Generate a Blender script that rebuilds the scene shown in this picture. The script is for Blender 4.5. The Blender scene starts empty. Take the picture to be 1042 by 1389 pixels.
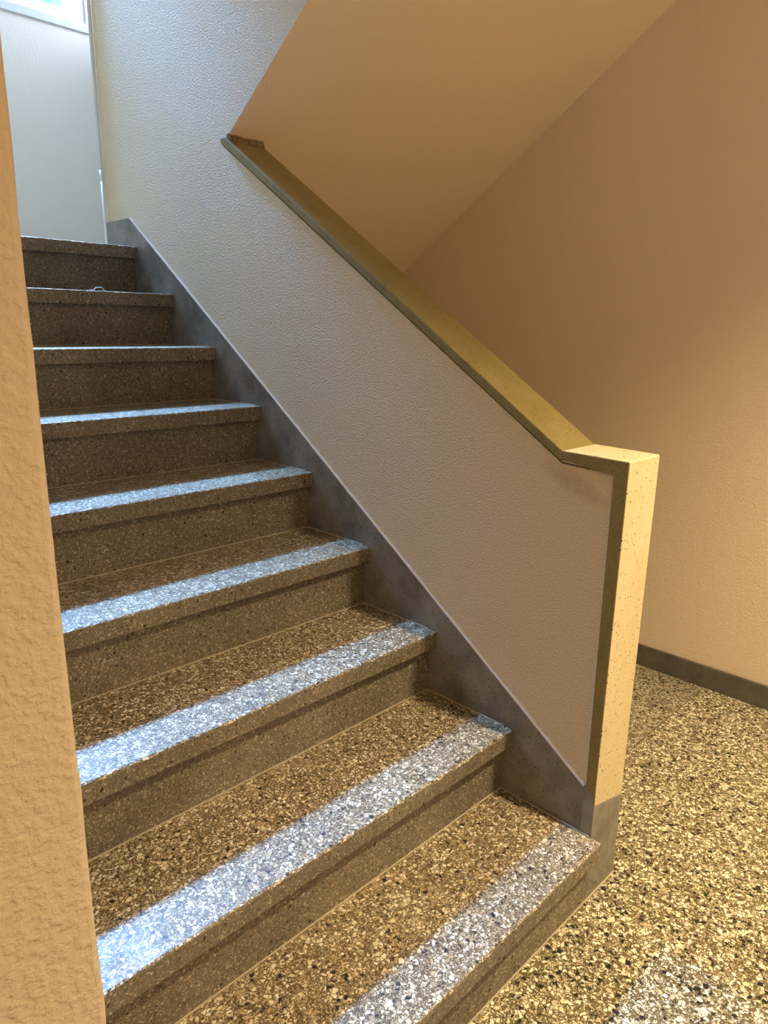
import bpy, bmesh, math, random
from mathutils import Vector, Matrix
random.seed(7)
sc = bpy.context.scene
COL = sc.collection

# ------------------------------------------------------------------ camera
F_PX, IMG_W = 960.78, 1042.0
yaw, pitch, roll = math.radians(-45.059), math.radians(14.6324), math.radians(0.868)
fw = Vector((-math.sin(yaw)*math.cos(pitch), math.cos(yaw)*math.cos(pitch), -math.sin(pitch)))
rt = Vector((math.cos(yaw), math.sin(yaw), 0.0))
up = rt.cross(fw)
r2 = math.cos(roll)*rt + math.sin(roll)*up
u2 = -math.sin(roll)*rt + math.cos(roll)*up
cam_d = bpy.data.cameras.new('camera')
cam_d.sensor_fit = 'HORIZONTAL'
cam_d.sensor_width = 36.0
cam_d.lens = F_PX / IMG_W * 36.0
cam_d.clip_start = 0.02
cam = bpy.data.objects.new('camera', cam_d)
COL.objects.link(cam)
cam.matrix_world = Matrix(((r2.x, u2.x, -fw.x, -1.2706), (r2.y, u2.y, -fw.y, -0.5886),
                           (r2.z, u2.z, -fw.z, 1.2606), (0, 0, 0, 1)))
sc.camera = cam

# ------------------------------------------------------------------ world (daylight outside the landing window)
world = bpy.data.worlds.new('sky')
sc.world = world
world.use_nodes = True
bg = world.node_tree.nodes['Background']
bg.inputs[0].default_value = (0.62, 0.82, 1.0, 1)
bg.inputs[1].default_value = 3.0

# ------------------------------------------------------------------ lights
def area(name, loc, target, sx, sy, power, color, shape='RECTANGLE', spread=180):
    d = bpy.data.lights.new(name, 'AREA')
    d.shape = shape
    d.size = sx
    if shape == 'RECTANGLE':
        d.size_y = sy
    d.energy = power
    d.color = color
    d.spread = math.radians(spread)
    o = bpy.data.objects.new(name, d)
    COL.objects.link(o)
    o.location = loc
    o.rotation_euler = (Vector(target) - Vector(loc)).to_track_quat('-Z', 'Y').to_euler()
    return o

# bright sky above the house opposite, reaching the steps through the landing window
area('sky_glow', (0.04, 5.2, 5.75), (-0.3, 0.9, 0.9), 1.0, 0.40, 245, (0.22, 0.51, 1.0), spread=70)
# broad daylight entering at the window itself
area('window_daylight', (-0.24, 3.16, 3.25), (-0.24, 2.3, 2.0), 1.35, 1.1, 17, (0.32, 0.63, 1.0), spread=150)
area('window_daylight_side', (0.27, 3.16, 3.2), (-1.06, 2.75, 2.3), 0.35, 1.1, 40, (0.80, 0.87, 1.0), spread=150)
# ceiling lamp of the lower hall
ld = bpy.data.lights.new('hall_downlight', 'SPOT')
ld.energy = 425; ld.color = (1.0, 0.79, 0.45); ld.shadow_soft_size = 0.05
ld.spot_size = math.radians(112); ld.spot_blend = 1.0
lo = bpy.data.objects.new('hall_downlight', ld); COL.objects.link(lo)
lo.location = (0.17, -1.0, 2.6)
# unseen warm fill, added to lift the soffit and right wall
ld = bpy.data.lights.new('right_fill', 'POINT')
ld.energy = 24; ld.color = (1.0, 0.77, 0.45); ld.shadow_soft_size = 0.1
lo = bpy.data.objects.new('right_fill', ld); COL.objects.link(lo)
lo.location = (1.02, -1.5, 1.9)
# added warm fill out of view on the left, to warm the stair wall
ld = bpy.data.lights.new('left_fill', 'POINT')
ld.energy = 22; ld.color = (1.0, 0.76, 0.45); ld.shadow_soft_size = 0.14
lo = bpy.data.objects.new('left_fill', ld); COL.objects.link(lo)
lo.location = (-2.1, -1.5, 2.3)

# ------------------------------------------------------------------ exposure
sc.view_settings.view_transform = 'Standard'
sc.view_settings.look = 'None'
sc.view_settings.exposure = 0.0
sc.view_settings.gamma = 1.0
sc.view_settings.use_curve_mapping = False

# ------------------------------------------------------------------ node helpers
class NT:
    def __init__(self, name):
        self.m = bpy.data.materials.new(name)
        self.m.use_nodes = True
        self.t = self.m.node_tree
        self.t.nodes.clear()
        self.out = self.t.nodes.new('ShaderNodeOutputMaterial')
        self.b = self.t.nodes.new('ShaderNodeBsdfPrincipled')
        self.t.links.new(self.b.outputs[0], self.out.inputs[0])
        self.co = self.t.nodes.new('ShaderNodeTexCoord').outputs['Object']
    def put(self, sock, v):
        if isinstance(v, bpy.types.NodeSocket):
            self.t.links.new(v, sock)
        elif isinstance(v, (tuple, list)) and len(v) == 3 and sock.type == 'RGBA':
            sock.default_value = (*v, 1)
        else:
            sock.default_value = v
    def math(self, op, a, b=0.0, clamp=False):
        n = self.t.nodes.new('ShaderNodeMath'); n.operation = op; n.use_clamp = clamp
        self.put(n.inputs[0], a); self.put(n.inputs[1], b)
        return n.outputs[0]
    def vmath(self, op, a, b):
        n = self.t.nodes.new('ShaderNodeVectorMath'); n.operation = op
        self.put(n.inputs[0], a)
        if op == 'SCALE': self.put(n.inputs['Scale'], b)
        else: self.put(n.inputs[1], b)
        return n.outputs[0]
    def sep(self, v):
        n = self.t.nodes.new('ShaderNodeSeparateXYZ'); self.put(n.inputs[0], v)
        return n.outputs
    def sepc(self, v):
        n = self.t.nodes.new('ShaderNodeSeparateColor'); self.put(n.inputs[0], v)
        return n.outputs
    def noise(self, scale, detail=3, rough=0.55, vec=None, color=False):
        n = self.t.nodes.new('ShaderNodeTexNoise')
        self.put(n.inputs['Vector'], vec or self.co)
        n.inputs['Scale'].default_value = scale; n.inputs['Detail'].default_value = detail
        n.inputs['Roughness'].default_value = rough
        return n.outputs['Color' if color else 'Fac']
    def voro(self, scale, feature='F1', vec=None):
        n = self.t.nodes.new('ShaderNodeTexVoronoi'); n.feature = feature
        self.put(n.inputs['Vector'], vec or self.co); n.inputs['Scale'].default_value = scale
        return n.outputs
    def rng(self, v, a, b, c=0.0, d=1.0, smooth=False):
        n = self.t.nodes.new('ShaderNodeMapRange'); n.clamp = True
        if smooth: n.interpolation_type = 'SMOOTHSTEP'
        self.put(n.inputs[0], v); self.put(n.inputs[1], a); self.put(n.inputs[2], b)
        self.put(n.inputs[3], c); self.put(n.inputs[4], d)
        return n.outputs[0]
    def mix(self, f, a, b, mode='MIX'):
        n = self.t.nodes.new('ShaderNodeMix'); n.data_type = 'RGBA'; n.blend_type = mode
        self.put(n.inputs[0], f); self.put(n.inputs[6], a); self.put(n.inputs[7], b)
        return n.outputs[2]
    def ramp(self, f, stops, const=False):
        n = self.t.nodes.new('ShaderNodeValToRGB')
        if const: n.color_ramp.interpolation = 'CONSTANT'
        e = n.color_ramp.elements
        while len(e) < len(stops): e.new(0.5)
        for el, (p, c) in zip(e, stops):
            el.position = p; el.color = (*c, 1)
        self.put(n.inputs[0], f)
        return n.outputs[0]
    def bump(self, h, dist, strength=1.0):
        n = self.t.nodes.new('ShaderNodeBump')
        n.inputs['Distance'].default_value = dist; n.inputs['Strength'].default_value = strength
        self.put(n.inputs['Height'], h)
        self.t.links.new(n.outputs[0], self.b.inputs['Normal'])
    def fin(self, col, rough=0.6, spec=0.5):
        self.put(self.b.inputs['Base Color'], col)
        self.put(self.b.inputs['Roughness'], rough)
        self.b.inputs['Specular IOR Level'].default_value = spec
        return self.m

def terrazzo(name, scale, matrix, chips, black=0.06, drop=0.12, gap=(0.03, 0.16), small=2.7,
             small_amt=0.8, rough=0.4, dirt=0.25, spec=0.5, pits=0.0):
    g = NT(name)
    wob = g.vmath('SCALE', g.vmath('SUBTRACT', g.noise(scale*0.8, 2, color=True), (0.5, 0.5, 0.5)), 1.6/scale)
    v = g.vmath('ADD', g.co, wob)
    def layer(s, drop_, gap_, off):
        vv = g.vmath('ADD', v, (off, off*1.3, off*0.7))
        c = g.sepc(g.voro(s, 'F1', vv)['Color'])
        d = g.voro(s, 'DISTANCE_TO_EDGE', vv)['Distance']
        thr = g.rng(c[0], 0, 1, gap_[0], gap_[1])
        mask = g.rng(g.math('SUBTRACT', d, thr), 0.0, 0.035)
        keep = g.math('GREATER_THAN', c[1], drop_)
        return g.math('MULTIPLY', mask, keep), c[2]
    m1, r1 = layer(scale, drop, gap, 0.0)
    m2, r2_ = layer(scale*small, 1-small_amt, (0.05, 0.25), 3.1)
    st = [(0.0, (0.012, 0.012, 0.013)), (black, chips[0])]
    k = (1-black)/len(chips)
    for i, c in enumerate(chips[1:], 1):
        st.append((black + i*k, c))
    c1 = g.ramp(r1, st, True)
    c2 = g.ramp(r2_, st, True)
    big = g.noise(7, 4)
    mat = g.mix(big, tuple(x*0.8 for x in matrix), tuple(x*1.2 for x in matrix))
    col = g.mix(m2, mat, g.mix(0.25, c2, matrix))
    col = g.mix(m1, col, c1)
    if pits:
        q = g.voro(70, 'F1', v)
        near = g.math('LESS_THAN', q['Distance'], g.rng(g.sepc(q['Color'])[1], 0, 1, 0.10, 0.26))
        col = g.mix(g.math('MULTIPLY', near, g.math('LESS_THAN', g.sepc(q['Color'])[0], pits)), col, (0.02, 0.018, 0.016))
    uneven = g.rng(g.noise(4.0, 5, 0.6), 0.35, 0.7, 1-dirt, 1.0)
    col = g.mix(1.0, col, uneven, 'MULTIPLY')
    g.bump(g.noise(700, 1), 0.0003, 0.3)
    return g.fin(col, g.rng(g.noise(15, 3), 0.3, 0.7, rough-0.06, rough+0.08), spec)

def plaster(name, col, grain, depth, rough=0.62, stain=False, spec=0.4):
    g = NT(name)
    a = g.noise(grain, 3, 0.5)
    w = g.vmath('ADD', g.co, g.vmath('SCALE', g.noise(grain*0.5, 2, color=True), 0.9/grain))
    b = g.voro(grain*0.7, 'F1', w)['Distance']
    h = g.math('ADD', g.rng(a, 0.35, 0.7, smooth=True), g.math('MULTIPLY', b, -0.7))
    tone = g.noise(2.5, 4)
    c = g.mix(tone, tuple(x*0.96 for x in col), tuple(min(1, x*1.03) for x in col))
    if stain:
        s = g.sep(g.co)
        dy = g.math('DIVIDE', g.math('SUBTRACT', s[1], 0.150), 0.085)
        dz = g.math('DIVIDE', g.math('SUBTRACT', g.math('SUBTRACT', s[2], 0.955), g.math('MULTIPLY', g.math('SUBTRACT', s[1], 0.15), 0.35)), 0.026)
        rr = g.math('ADD', g.math('MULTIPLY', dy, dy), g.math('MULTIPLY', dz, dz))
        f = g.math('MULTIPLY', g.rng(rr, 0.0, 1.3, 1.0, 0.0, True), g.rng(g.noise(45, 4, 0.7), 0.3, 0.65, 0.25, 1.0))
        c = g.mix(g.math('MULTIPLY', f, 0.42), c, (0.30, 0.16, 0.08))
    g.bump(h, depth, 1.0)
    return g.fin(c, rough, spec)

def cement(name, lo, hi, speck=0.0, rough=0.55, scale=9, speck_col=(0.03, 0.025, 0.02)):
    g = NT(name)
    c = g.mix(g.rng(g.noise(scale, 6, 0.65), 0.3, 0.7), lo, hi)
    c = g.mix(g.math('MULTIPLY', g.noise(260, 2, 0.7), 0.35), c, tuple(x*0.55 for x in lo))
    if speck:
        q = g.voro(170)
        near = g.math('LESS_THAN', q['Distance'], 0.30)
        pick = g.math('LESS_THAN', g.sepc(q['Color'])[0], speck)
        c = g.mix(g.math('MULTIPLY', near, pick), c, speck_col)
        q = g.voro(330)
        near = g.math('LESS_THAN', q['Distance'], 0.33)
        pick = g.math('LESS_THAN', g.sepc(q['Color'])[0], speck)
        c = g.mix(g.math('MULTIPLY', near, pick), c, speck_col)
    g.bump(g.noise(180, 3, 0.6), 0.0006, 0.5)
    return g.fin(c, rough)

def plain(name, col, rough=0.5, grain=30):
    g = NT(name)
    c = g.mix(g.noise(grain, 3), tuple(x*0.94 for x in col), col)
    return g.fin(c, rough)

CHIPS = [(0.78, 0.66, 0.44), (0.86, 0.77, 0.56), (0.62, 0.48, 0.27), (0.90, 0.84, 0.68), (0.48, 0.36, 0.2), (0.82, 0.72, 0.50)]
FCH = [(0.80, 0.76, 0.60), (0.88, 0.85, 0.70), (0.58, 0.50, 0.34), (0.90, 0.87, 0.74), (0.74, 0.68, 0.50)]
M_FLOOR = terrazzo('floor_terrazzo', 108, (0.14, 0.11, 0.05), FCH, black=0.19, rough=0.42, small=2.3, drop=0.24, gap=(0.03, 0.26), dirt=0.15)
M_FLOOR2 = terrazzo('brown_floor_terrazzo', 118, (0.13, 0.095, 0.045), [tuple(c*0.74 for c in q) for q in FCH], black=0.10, rough=0.5, small=2.4, drop=0.2, gap=(0.04, 0.18), dirt=0.3)  # darker, browner mix for the panel beyond the cross joint
M_TREAD = terrazzo('tread_terrazzo', 135, (0.12, 0.085, 0.042), [(c[0]*0.8, c[1]*0.8, c[2]*0.86) for c in CHIPS], black=0.10, rough=0.42, gap=(0.04, 0.27), drop=0.2, dirt=0.2)
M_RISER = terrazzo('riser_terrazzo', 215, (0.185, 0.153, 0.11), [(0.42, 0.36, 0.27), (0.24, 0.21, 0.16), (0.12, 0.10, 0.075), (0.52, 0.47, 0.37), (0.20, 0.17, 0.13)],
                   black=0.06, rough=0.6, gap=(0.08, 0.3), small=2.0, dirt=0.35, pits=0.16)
M_WALL = plaster('stair_wall_plaster', (0.76, 0.61, 0.38), 260, 0.0022, 0.40, stain=True, spec=0.5)
M_SMOOTH = plaster('smooth_wall_paint', (0.76, 0.64, 0.52), 190, 0.0005, 0.6)
M_LEFT = plaster('hall_wall_plaster', (0.60, 0.50, 0.385), 115, 0.0008, 0.6)
M_BACK = plaster('landing_wall_paint', (0.80, 0.79, 0.76), 150, 0.0002, 0.6)
M_SOFFIT = plaster('soffit_paint', (0.77, 0.655, 0.52), 110, 0.0006, 0.6)
M_SKIRT = cement('grey_cement', (0.13, 0.12, 0.105), (0.31, 0.295, 0.27), speck=0.02, rough=0.27)
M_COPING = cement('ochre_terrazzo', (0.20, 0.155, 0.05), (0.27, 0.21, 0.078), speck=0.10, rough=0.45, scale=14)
M_PALE = cement('pale_terrazzo', (0.62, 0.52, 0.32), (0.74, 0.63, 0.41), speck=0.08, rough=0.5, scale=10)
M_BASE = cement('dark_stone', (0.085, 0.078, 0.07), (0.16, 0.15, 0.135), rough=0.5, scale=14)
M_LIP = plain('pale_paint', (0.80, 0.74, 0.66), 0.6, 60)
M_MORTAR = plain('pale_mortar', (0.42, 0.365, 0.285), 0.8, 60)
M_CRUMB = cement('brown_mortar', (0.10, 0.07, 0.04), (0.30, 0.22, 0.14), rough=0.9, scale=90)
M_SEAM = plain('brown_seam', (0.17, 0.12, 0.055), 0.7, 60)
M_WHITE = plain('white_lacquer', (0.64, 0.70, 0.78), 0.35)
M_PIPE = plain('white_plastic', (0.80, 0.81, 0.80), 0.4)
M_CORD = plain('white_cord', (0.86, 0.86, 0.86), 0.6, 200)
M_FACADE = plain('pale_render', (0.42, 0.62, 0.74), 0.8)
M_FPANE = plain('dark_pane', (0.24, 0.46, 0.58), 0.3)
M_FRAME_GREY = plain('grey_frame', (0.5, 0.55, 0.6), 0.5)
g = NT('window_glass')
tr = g.t.nodes.new('ShaderNodeBsdfTransparent')
gl = g.t.nodes.new('ShaderNodeBsdfGlossy'); gl.inputs['Roughness'].default_value = 0.02
mx = g.t.nodes.new('ShaderNodeMixShader'); mx.inputs[0].default_value = 0.06
g.t.links.new(tr.outputs[0], mx.inputs[1]); g.t.links.new(gl.outputs[0], mx.inputs[2])
g.t.links.new(mx.outputs[0], g.out.inputs[0])
M_GLASS = g.m

# ------------------------------------------------------------------ mesh helpers
def link(name, bm, mat, parent=None, kind=None, smooth=False):
    bmesh.ops.recalc_face_normals(bm, faces=bm.faces[:])
    me = bpy.data.meshes.new(name)
    bm.to_mesh(me); bm.free()
    if smooth:
        for p in me.polygons: p.use_smooth = True
    for m in (mat if isinstance(mat, (list, tuple)) else [mat]):
        me.materials.append(m)
    o = bpy.data.objects.new(name, me)
    COL.objects.link(o)
    if parent: o.parent = parent
    if kind: o['kind'] = kind
    return o
def box(bm, x0, x1, y0, y1, z0, z1):
    v = [bm.verts.new((x, y, z)) for x in (x0, x1) for y in (y0, y1) for z in (z0, z1)]
    for f in ((0, 1, 3, 2), (4, 6, 7, 5), (0, 4, 5, 1), (2, 3, 7, 6), (0, 2, 6, 4), (1, 5, 7, 3)):
        bm.faces.new([v[i] for i in f])
    return v
def prism_x(bm, pts, x0, x1):
    a = [bm.verts.new((x0, y, z)) for y, z in pts]
    b = [bm.verts.new((x1, y, z)) for y, z in pts]
    n = len(pts)
    bm.faces.new(a); bm.faces.new(b[::-1])
    for i in range(n):
        bm.faces.new((a[i], b[i], b[(i+1) % n], a[(i+1) % n]))
def prism_z(bm, pts, z0, z1):
    a = [bm.verts.new((x, y, z0)) for x, y in pts]
    b = [bm.verts.new((x, y, z1)) for x, y in pts]
    n = len(pts)
    bm.faces.new(a); bm.faces.new(b[::-1])
    for i in range(n):
        bm.faces.new((a[i], b[i], b[(i+1) % n], a[(i+1) % n]))
def bevel(bm, w, seg=2):
    bmesh.ops.bevel(bm, geom=bm.edges[:], offset=w, segments=seg, affect='EDGES', profile=0.5)
def B(*a, bev=0.0):
    bm = bmesh.new(); box(bm, *a)
    if bev: bevel(bm, bev)
    return bm
def swept(bm, pts, x0, x1, n, jit):
    """profile (y,z,wear) carried along x in n stations; worn corners wander a little"""
    rows = []
    for i in range(n+1):
        x = x0 + (x1-x0)*i/n
        row = []
        for (y, z, w) in pts:
            if w and 0 < i < n:
                y += random.uniform(-jit, jit); z += random.uniform(-jit, jit*0.4)
            row.append(bm.verts.new((x, y, z)))
        rows.append(row)
    m = len(pts)
    for i in range(n):
        for j in range(m):
            bm.faces.new((rows[i][j], rows[i+1][j], rows[i+1][(j+1) % m], rows[i][(j+1) % m]))
    bm.faces.new(rows[0]); bm.faces.new(rows[-1][::-1])
def tube(bm, pts, r, seg=8):
    rings = []
    for i, p in enumerate(pts):
        p = Vector(p)
        t = (Vector(pts[min(i+1, len(pts)-1)]) - Vector(pts[max(i-1, 0)])).normalized()
        a = t.orthogonal().normalized() if i == 0 else (rings[-1][1] - t*rings[-1][1].dot(t)).normalized()
        b = t.cross(a)
        rings.append(([bm.verts.new(p + r*(math.cos(2*math.pi*k/seg)*a + math.sin(2*math.pi*k/seg)*b)) for k in range(seg)], a))
    for (q, _), (s, _) in zip(rings, rings[1:]):
        for k in range(seg):
            bm.faces.new((q[k], q[(k+1) % seg], s[(k+1) % seg], s[k]))
    bm.faces.new(rings[0][0]); bm.faces.new(rings[-1][0][::-1])
def tag(o, label, cat, group=None):
    o['label'] = label; o['category'] = cat
    if group: o['group'] = group
def thing(name, loc, label, cat):
    o = bpy.data.objects.new(name, None); o.location = loc
    o.empty_display_size = 0.05
    COL.objects.link(o); tag(o, label, cat)
    return o

# ------------------------------------------------------------------ dimensions
RUN, RISE, H1, LIP = 0.2467, 0.17, 0.1693, 0.0257
NST = 9
SX = 0.012                 # face of skirting and coping
PX = 0.020                 # plaster face of the stair wall
WX0, WX1 = 0.012, 0.1437   # coping width
XL, XR = -1.058, 1.239     # left wall edge, right wall
YB = 3.20                  # landing wall
YE = 2.2105                # end of the stair wall
TOP = 5.4
def zu(y): return 1.020 + 0.643*(y - 0.1741)       # top of sloped coping
def zl(y): return 0.9965 + 0.6416*(y - 0.1761)     # its lower edge
def zs(y): return 1.797 - 0.652*(y - 1.378)        # soffit of the upper flight
def zk(y): return 0.2795 + 0.684*(y - 0.0509)      # top of skirting

# ------------------------------------------------------------------ shell
floor = link('floor', B(-3.0, XR, -2.8, YB, -0.12, -0.002), M_SEAM, kind='structure')
SJ, XJ, YJ = 0.0022, 0.141, 0.237
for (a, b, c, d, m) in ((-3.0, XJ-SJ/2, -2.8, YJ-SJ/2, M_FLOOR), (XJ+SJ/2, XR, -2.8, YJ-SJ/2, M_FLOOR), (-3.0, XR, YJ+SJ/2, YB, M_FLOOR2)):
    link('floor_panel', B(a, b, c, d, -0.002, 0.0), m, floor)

bm = bmesh.new()
prism_x(bm, [(0.045, 0.0), (0.045, 0.985), (0.1761, 0.9965-0.006), (1.402, zl(1.402)-0.006), (1.402, zs(1.385)+0.002), (1.378, zs(1.378)),
             (-0.2, zs(-0.2)), (-0.2, TOP), (YE, TOP), (YE, 0.0)], PX, 0.136)
wm = link('wall_middle', bm, [M_WALL, M_SOFFIT], kind='structure')
for p in wm.data.polygons:
    if p.normal.z < -0.3: p.material_index = 1

bm = bmesh.new(); box(bm, XR, XR+0.15, -2.8, YB+0.15, 0.0, TOP)
link('wall_right', bm, M_SMOOTH, kind='structure')
link('baseboard_right', B(XR-0.012, XR, -2.8, YB, 0.0, 0.084, bev=0.002), M_BASE, kind='structure')

bm = bmesh.new()                         # wall left of the stairs, its end facing the hall
box(bm, -3.0, XL, 0.02, YB, 0.0, TOP)
es = [e for e in bm.edges if all(abs(v.co.x-XL) < 1e-4 and abs(v.co.y-0.02) < 1e-4 for v in e.verts)]
bmesh.ops.subdivide_edges(bm, edges=es, cuts=160)
for v in bm.verts:
    if abs(v.co.x-XL) < 1e-4 and abs(v.co.y-0.02) < 1e-4 and 0.01 < v.co.z < TOP-0.01:
        v.co.x += random.uniform(-0.0012, 0.0012)
es = [e for e in bm.edges if all(abs(v.co.x-XL) < 3e-3 and abs(v.co.y-0.02) < 1e-4 for v in e.verts)]
bmesh.ops.bevel(bm, geom=es, offset=0.007, segments=3, affect='EDGES', profile=0.5)
link('wall_left', bm, M_LEFT, kind='structure')

# landing wall with its window opening
WX_A, WX_B, WZ_A, WZ_B = -0.95, 0.475, 2.612, 3.95
bm = bmesh.new()
box(bm, XL, WX_A, YB, YB+0.15, 0, TOP)
box(bm, WX_B, XR, YB, YB+0.15, 0, TOP)
box(bm, WX_A, WX_B, YB, YB+0.15, 0, WZ_A)
box(bm, WX_A, WX_B, YB, YB+0.15, WZ_B, TOP)
link('wall_back', bm, M_BACK, kind='structure')

link('wall_front', B(-3.15, XR+0.15, -2.95, -2.8, 0, 2.75), M_SMOOTH, kind='structure')
link('wall_side', B(-3.15, -3.0, -2.8, 0.02, 0, 2.75), M_SMOOTH, kind='structure')
link('ceiling', B(-3.0, XR, -2.8, -0.2, 2.75, 2.95), M_SOFFIT, kind='structure')
link('wall_upper', B(-3.0, XR, -0.35, -0.2, 2.95, TOP), M_SMOOTH, kind='structure')
link('ceiling_upper', B(-3.0, XR+0.15, -0.35, YB+0.15, TOP, TOP+0.15), M_SOFFIT, kind='structure')

bm = bmesh.new()                         # sloping underside of the upper flight
y1 = 1.378 + (1.797-1.42)/0.652
prism_x(bm, [(-0.2, zs(-0.2)), (y1, 1.42), (2.2, 1.42), (2.2, 1.50), (y1-0.05, 1.60), (-0.2, zs(-0.2)+0.2)], 0.136, XR)
link('ceiling_soffit', bm, M_SOFFIT, kind='structure')

# ------------------------------------------------------------------ skirting of the stair wall
bm = bmesh.new()
ykk = 0.0509 + (1.6295-0.2795)/0.684
prism_x(bm, [(0.0537, 0.0), (0.0537, zk(0.0537)), (ykk, 1.6295), (YE, 1.6295), (YE, 0.0)], SX, PX+0.001)
sk = link('baseboard_stair', bm, M_SKIRT, kind='structure')
bm = bmesh.new()                         # ragged lip of wall paint along its upper edge
rows = []
for i in range(141):
    y = 0.056 + (ykk-0.056)*i/140
    w = random.uniform(0.0012, 0.0042); z = zk(y)
    rows.append([bm.verts.new(q) for q in ((SX+0.0012, y, z-0.0006), (SX+0.0018, y, z+w), (PX+0.001, y, z+w), (PX+0.001, y, z-0.0006))])
for p, q in zip(rows, rows[1:]):
    for j in range(4):
        bm.faces.new((p[j], q[j], q[(j+1) % 4], p[(j+1) % 4]))
bm.faces.new(rows[0]); bm.faces.new(rows[-1][::-1])
o = link('paint_lip', bm, M_LIP, sk); o['label'] = 'ragged pale paint line'

# ------------------------------------------------------------------ coping and end pillar of the stair wall
cop = thing('stair_coping', (0.078, LIP, 0.0), 'ochre speckled coping running down the stair wall and along its front end', 'coping')
def uneven(o):                             # front and top faces pale cream, narrow side faces ochre
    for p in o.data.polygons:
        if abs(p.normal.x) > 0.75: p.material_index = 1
def rel(bm, o):
    bmesh.ops.translate(bm, verts=bm.verts[:], vec=-Vector(o.location)); return bm
bm = bmesh.new()
ye = 1.402
pts = [(0.1741, 1.020), (1.379, zs(1.379)-0.0005), (ye, zs(1.379)+0.001), (ye+0.004, zl(ye)+0.012), (ye, zl(ye)), (0.1761, 0.9965)]
prism_x(bm, pts, WX0, WX1); bevel(bm, 0.003)
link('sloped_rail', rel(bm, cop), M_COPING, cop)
bm = bmesh.new()                         # crumbled mortar where the rail runs into the soffit
swept(bm, [(1.362, zu(1.362)-0.002, 0), (1.360, zu(1.360)+0.004, 1), (1.366, zs(1.366)-0.001, 1), (1.374, zs(1.374)+0.003, 0), (1.378, zu(1.372), 0)], WX0+0.004, WX1-0.002, 26, 0.003)
o = link('mortar_bead', rel(bm, cop), M_CRUMB, cop); o['label'] = 'crumbling brown mortar'
bm = bmesh.new()
prism_x(bm, [(LIP, 0.236), (LIP, 1.0165), (0.1741, 1.020), (0.1761, 0.9965), (0.0535, 0.988), (0.0535, zk(0.0535)-0.003), (0.031, zk(0.031)-0.003)], WX0, WX1)
for v in bm.verts:                       # the joint with the grey foot drops to the right
    if v.co.z < 0.5: v.co.z += (-0.022 if v.co.x > 0.1 else 0.012)
bevel(bm, 0.003)
uneven(link('end_band', rel(bm, cop), [M_PALE, M_COPING], cop))
bm = bmesh.new()
prism_x(bm, [(LIP, 0.0), (LIP, 0.2345), (0.031, zk(0.031)-0.0045), (0.0535, zk(0.0535)-0.0045), (0.0535, 0.0)], WX0, WX1)
for v in bm.verts:
    if v.co.z > 0.1: v.co.z += (-0.022 if v.co.x > 0.1 else 0.012)
bmesh.ops.bevel(bm, geom=[e for e in bm.edges if all(v.co.y < LIP+1e-4 for v in e.verts)], offset=0.002, segments=2, affect='EDGES', profile=0.5)
o = link('cement_foot', rel(bm, cop), M_SKIRT, cop); o['label'] = 'bare grey cement foot below the ochre band'

# ------------------------------------------------------------------ staircase
st = thing('staircase', (-0.52, 0.0, 0.0), 'straight flight of nine speckled terrazzo steps with overhanging nosings', 'staircase')
XA, XB = XL+0.002, SX-0.001
TH = 0.043
for k in range(NST):
    y, z = k*RUN, H1 + k*RISE
    zb = 0.0 if k == 0 else z-RISE
    link('riser', rel(B(XA, XB, y+LIP, y+LIP+0.06, zb, z-TH), st), M_RISER, st)
    bm = bmesh.new()
    if k < NST-1:
        prof = [(y, z-TH+0.003, 1), (y, z-0.004, 1), (y+0.0015, z-0.0012, 1), (y+0.005, z, 0), (y+RUN+LIP+0.001, z, 0), (y+RUN+LIP+0.001, z-TH, 0), (y+0.003, z-TH, 1)]
        swept(bm, prof, XA, XB, 110, 0.0009)
        o = link('tread', rel(bm, st), [M_TREAD, M_RISER], st)
    else:
        prof = [(y, z-TH+0.003, 1), (y, z-0.004, 1), (y+0.0015, z-0.0012, 1), (y+0.005, z, 0), (YE, z, 0), (YE, z-TH, 0), (y+0.003, z-TH, 1)]
        swept(bm, prof, XA, XB, 110, 0.0009)
        box(bm, XA, XR-0.002, YE, YB-0.002, z-TH, z)
        o = link('landing_slab', rel(bm, st), [M_TREAD, M_RISER], st)
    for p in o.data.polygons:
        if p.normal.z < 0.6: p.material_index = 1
    # pale mortar lines where the riser meets the tread and the skirting
    link('mortar_joint', rel(B(XA, XB, y+LIP-0.0026, y+LIP+0.002, zb-0.001, zb+0.0022), st), M_MORTAR, st)
    if k < NST-1:
        link('mortar_joint', rel(B(SX-0.0026, SX, y+0.03, y+RUN+LIP, z-0.001, z+0.0018), st), M_MORTAR, st)
bm = B(SX-0.001, WX1+0.002, LIP-0.0035, LIP+0.001, -0.001, 0.002)
link('mortar_joint', rel(bm, cop), M_MORTAR, cop)

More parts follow.
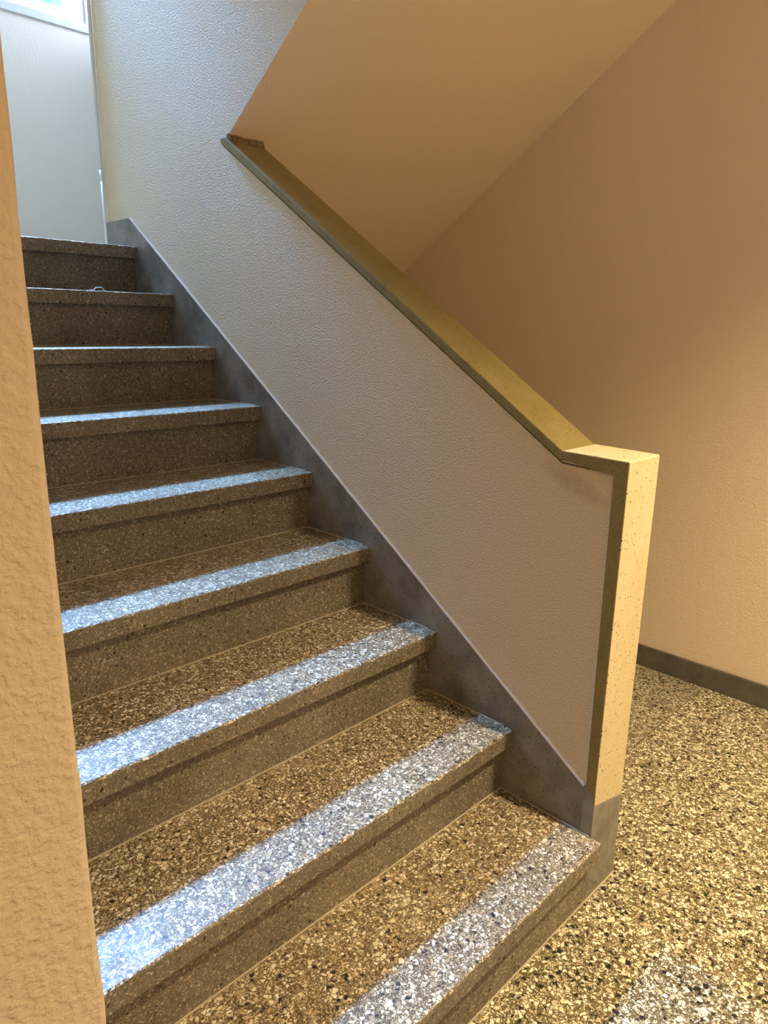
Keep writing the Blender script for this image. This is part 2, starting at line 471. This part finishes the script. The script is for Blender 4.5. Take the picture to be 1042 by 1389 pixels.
# ------------------------------------------------------------------ window of the landing
wroot = bpy.data.objects.new('window_1', None); wroot['kind'] = 'structure'
wroot.location = (-0.24, YB, WZ_A); COL.objects.link(wroot)
def part(name, bm, mat, parent=wroot):
    return link(name, rel(bm, wroot), mat, parent)
fy0, fy1 = YB-0.004, YB+0.07
bm = bmesh.new()
box(bm, WX_A, WX_B, fy0, fy1, WZ_A, WZ_A+0.035)
box(bm, WX_A, WX_B, fy0, fy1, WZ_B-0.035, WZ_B)
box(bm, WX_A, WX_A+0.032, fy0, fy1, WZ_A+0.035, WZ_B-0.035)
box(bm, WX_B-0.032, WX_B, fy0, fy1, WZ_A+0.035, WZ_B-0.035)
part('window_frame', bm, M_WHITE)
for (a, b) in ((WX_A+0.033, -0.2435), (-0.2405, WX_B-0.033)):
    bm = bmesh.new(); w = 0.045; z0, z1 = WZ_A+0.0365, WZ_B-0.0365
    box(bm, a, b, fy0+0.010, fy1-0.01, z0, z0+w); box(bm, a, b, fy0+0.010, fy1-0.01, z1-w, z1)
    box(bm, a, a+w, fy0+0.010, fy1-0.01, z0+w, z1-w); box(bm, b-w, b, fy0+0.010, fy1-0.01, z0+w, z1-w)
    s = part('sash', bm, M_WHITE)
    link('pane', rel(B(a+w-0.004, b-w+0.004, YB+0.03, YB+0.034, z0+w-0.004, z1-w+0.004), wroot), M_GLASS, s)

# ------------------------------------------------------------------ white pipe at the end of the stair wall
cd = thing('cable_conduit', (0.0155, YE+0.009, H1+8*RISE), 'thin white cable pipe standing against the far end of the stair wall', 'pipe')
zj = 1.795
bm = bmesh.new(); tube(bm, [(0.0155, YE+0.009, H1+8*RISE), (0.0155, YE+0.009, zj)], 0.0078, 12); link('pipe', rel(bm, cd), M_PIPE, cd, smooth=True)
bm = bmesh.new(); tube(bm, [(0.0155, YE+0.009, zj), (0.0155, YE+0.009, 4.4)], 0.0078, 12); link('pipe', rel(bm, cd), M_PIPE, cd, smooth=True)
bm = bmesh.new(); tube(bm, [(0.0155, YE+0.0095, zj-0.02), (0.0155, YE+0.0095, zj+0.02)], 0.0092, 12); link('coupler', rel(bm, cd), M_PIPE, cd, smooth=True)

# ------------------------------------------------------------------ little loop of white cord on the second step from the top
bm = bmesh.new()
yl, zl8, xc = 7*RUN+0.008, H1+7*RISE, -0.2465
pts = []
for i in range(25):
    a = math.pi*i/24
    pts.append((xc - 0.014*math.cos(a), yl + 0.004*math.sin(2*a), zl8 + 0.0014 + 0.0095*math.sin(a)))
pts = [(xc-0.03, yl+0.004, zl8+0.0014), (xc-0.02, yl+0.001, zl8+0.0014)] + pts + [(xc+0.022, yl+0.002, zl8+0.0014)]
tube(bm, pts, 0.0013, 8)
o = link('cord_loop', bm, M_CORD, smooth=True)
tag(o, 'tiny loop of white cord on the edge of the second-highest step', 'cord')

# ------------------------------------------------------------------ house across the street
hb = thing('house', (1.9, 9.0, -3.0), 'pale blue house front seen through the landing window', 'house')
link('house_wall', rel(B(1.2, 2.78, 9.0, 12.0, -3.0, 7.0), hb), M_FACADE, hb)
for i in range(2):
    for j in range(3):
        x, z = 1.45+0.72*i, 1.3 + 1.75*j
        f = link('house_window', rel(B(x, x+0.52, 8.95, 9.0, z, z+1.1), hb), M_FRAME_GREY, hb)
        for q in (0, 1):
            link('house_pane', rel(B(x+0.04+q*0.24, x+0.24+q*0.24, 8.94, 8.955, z+0.05, z+1.05), hb), M_FPANE, f)
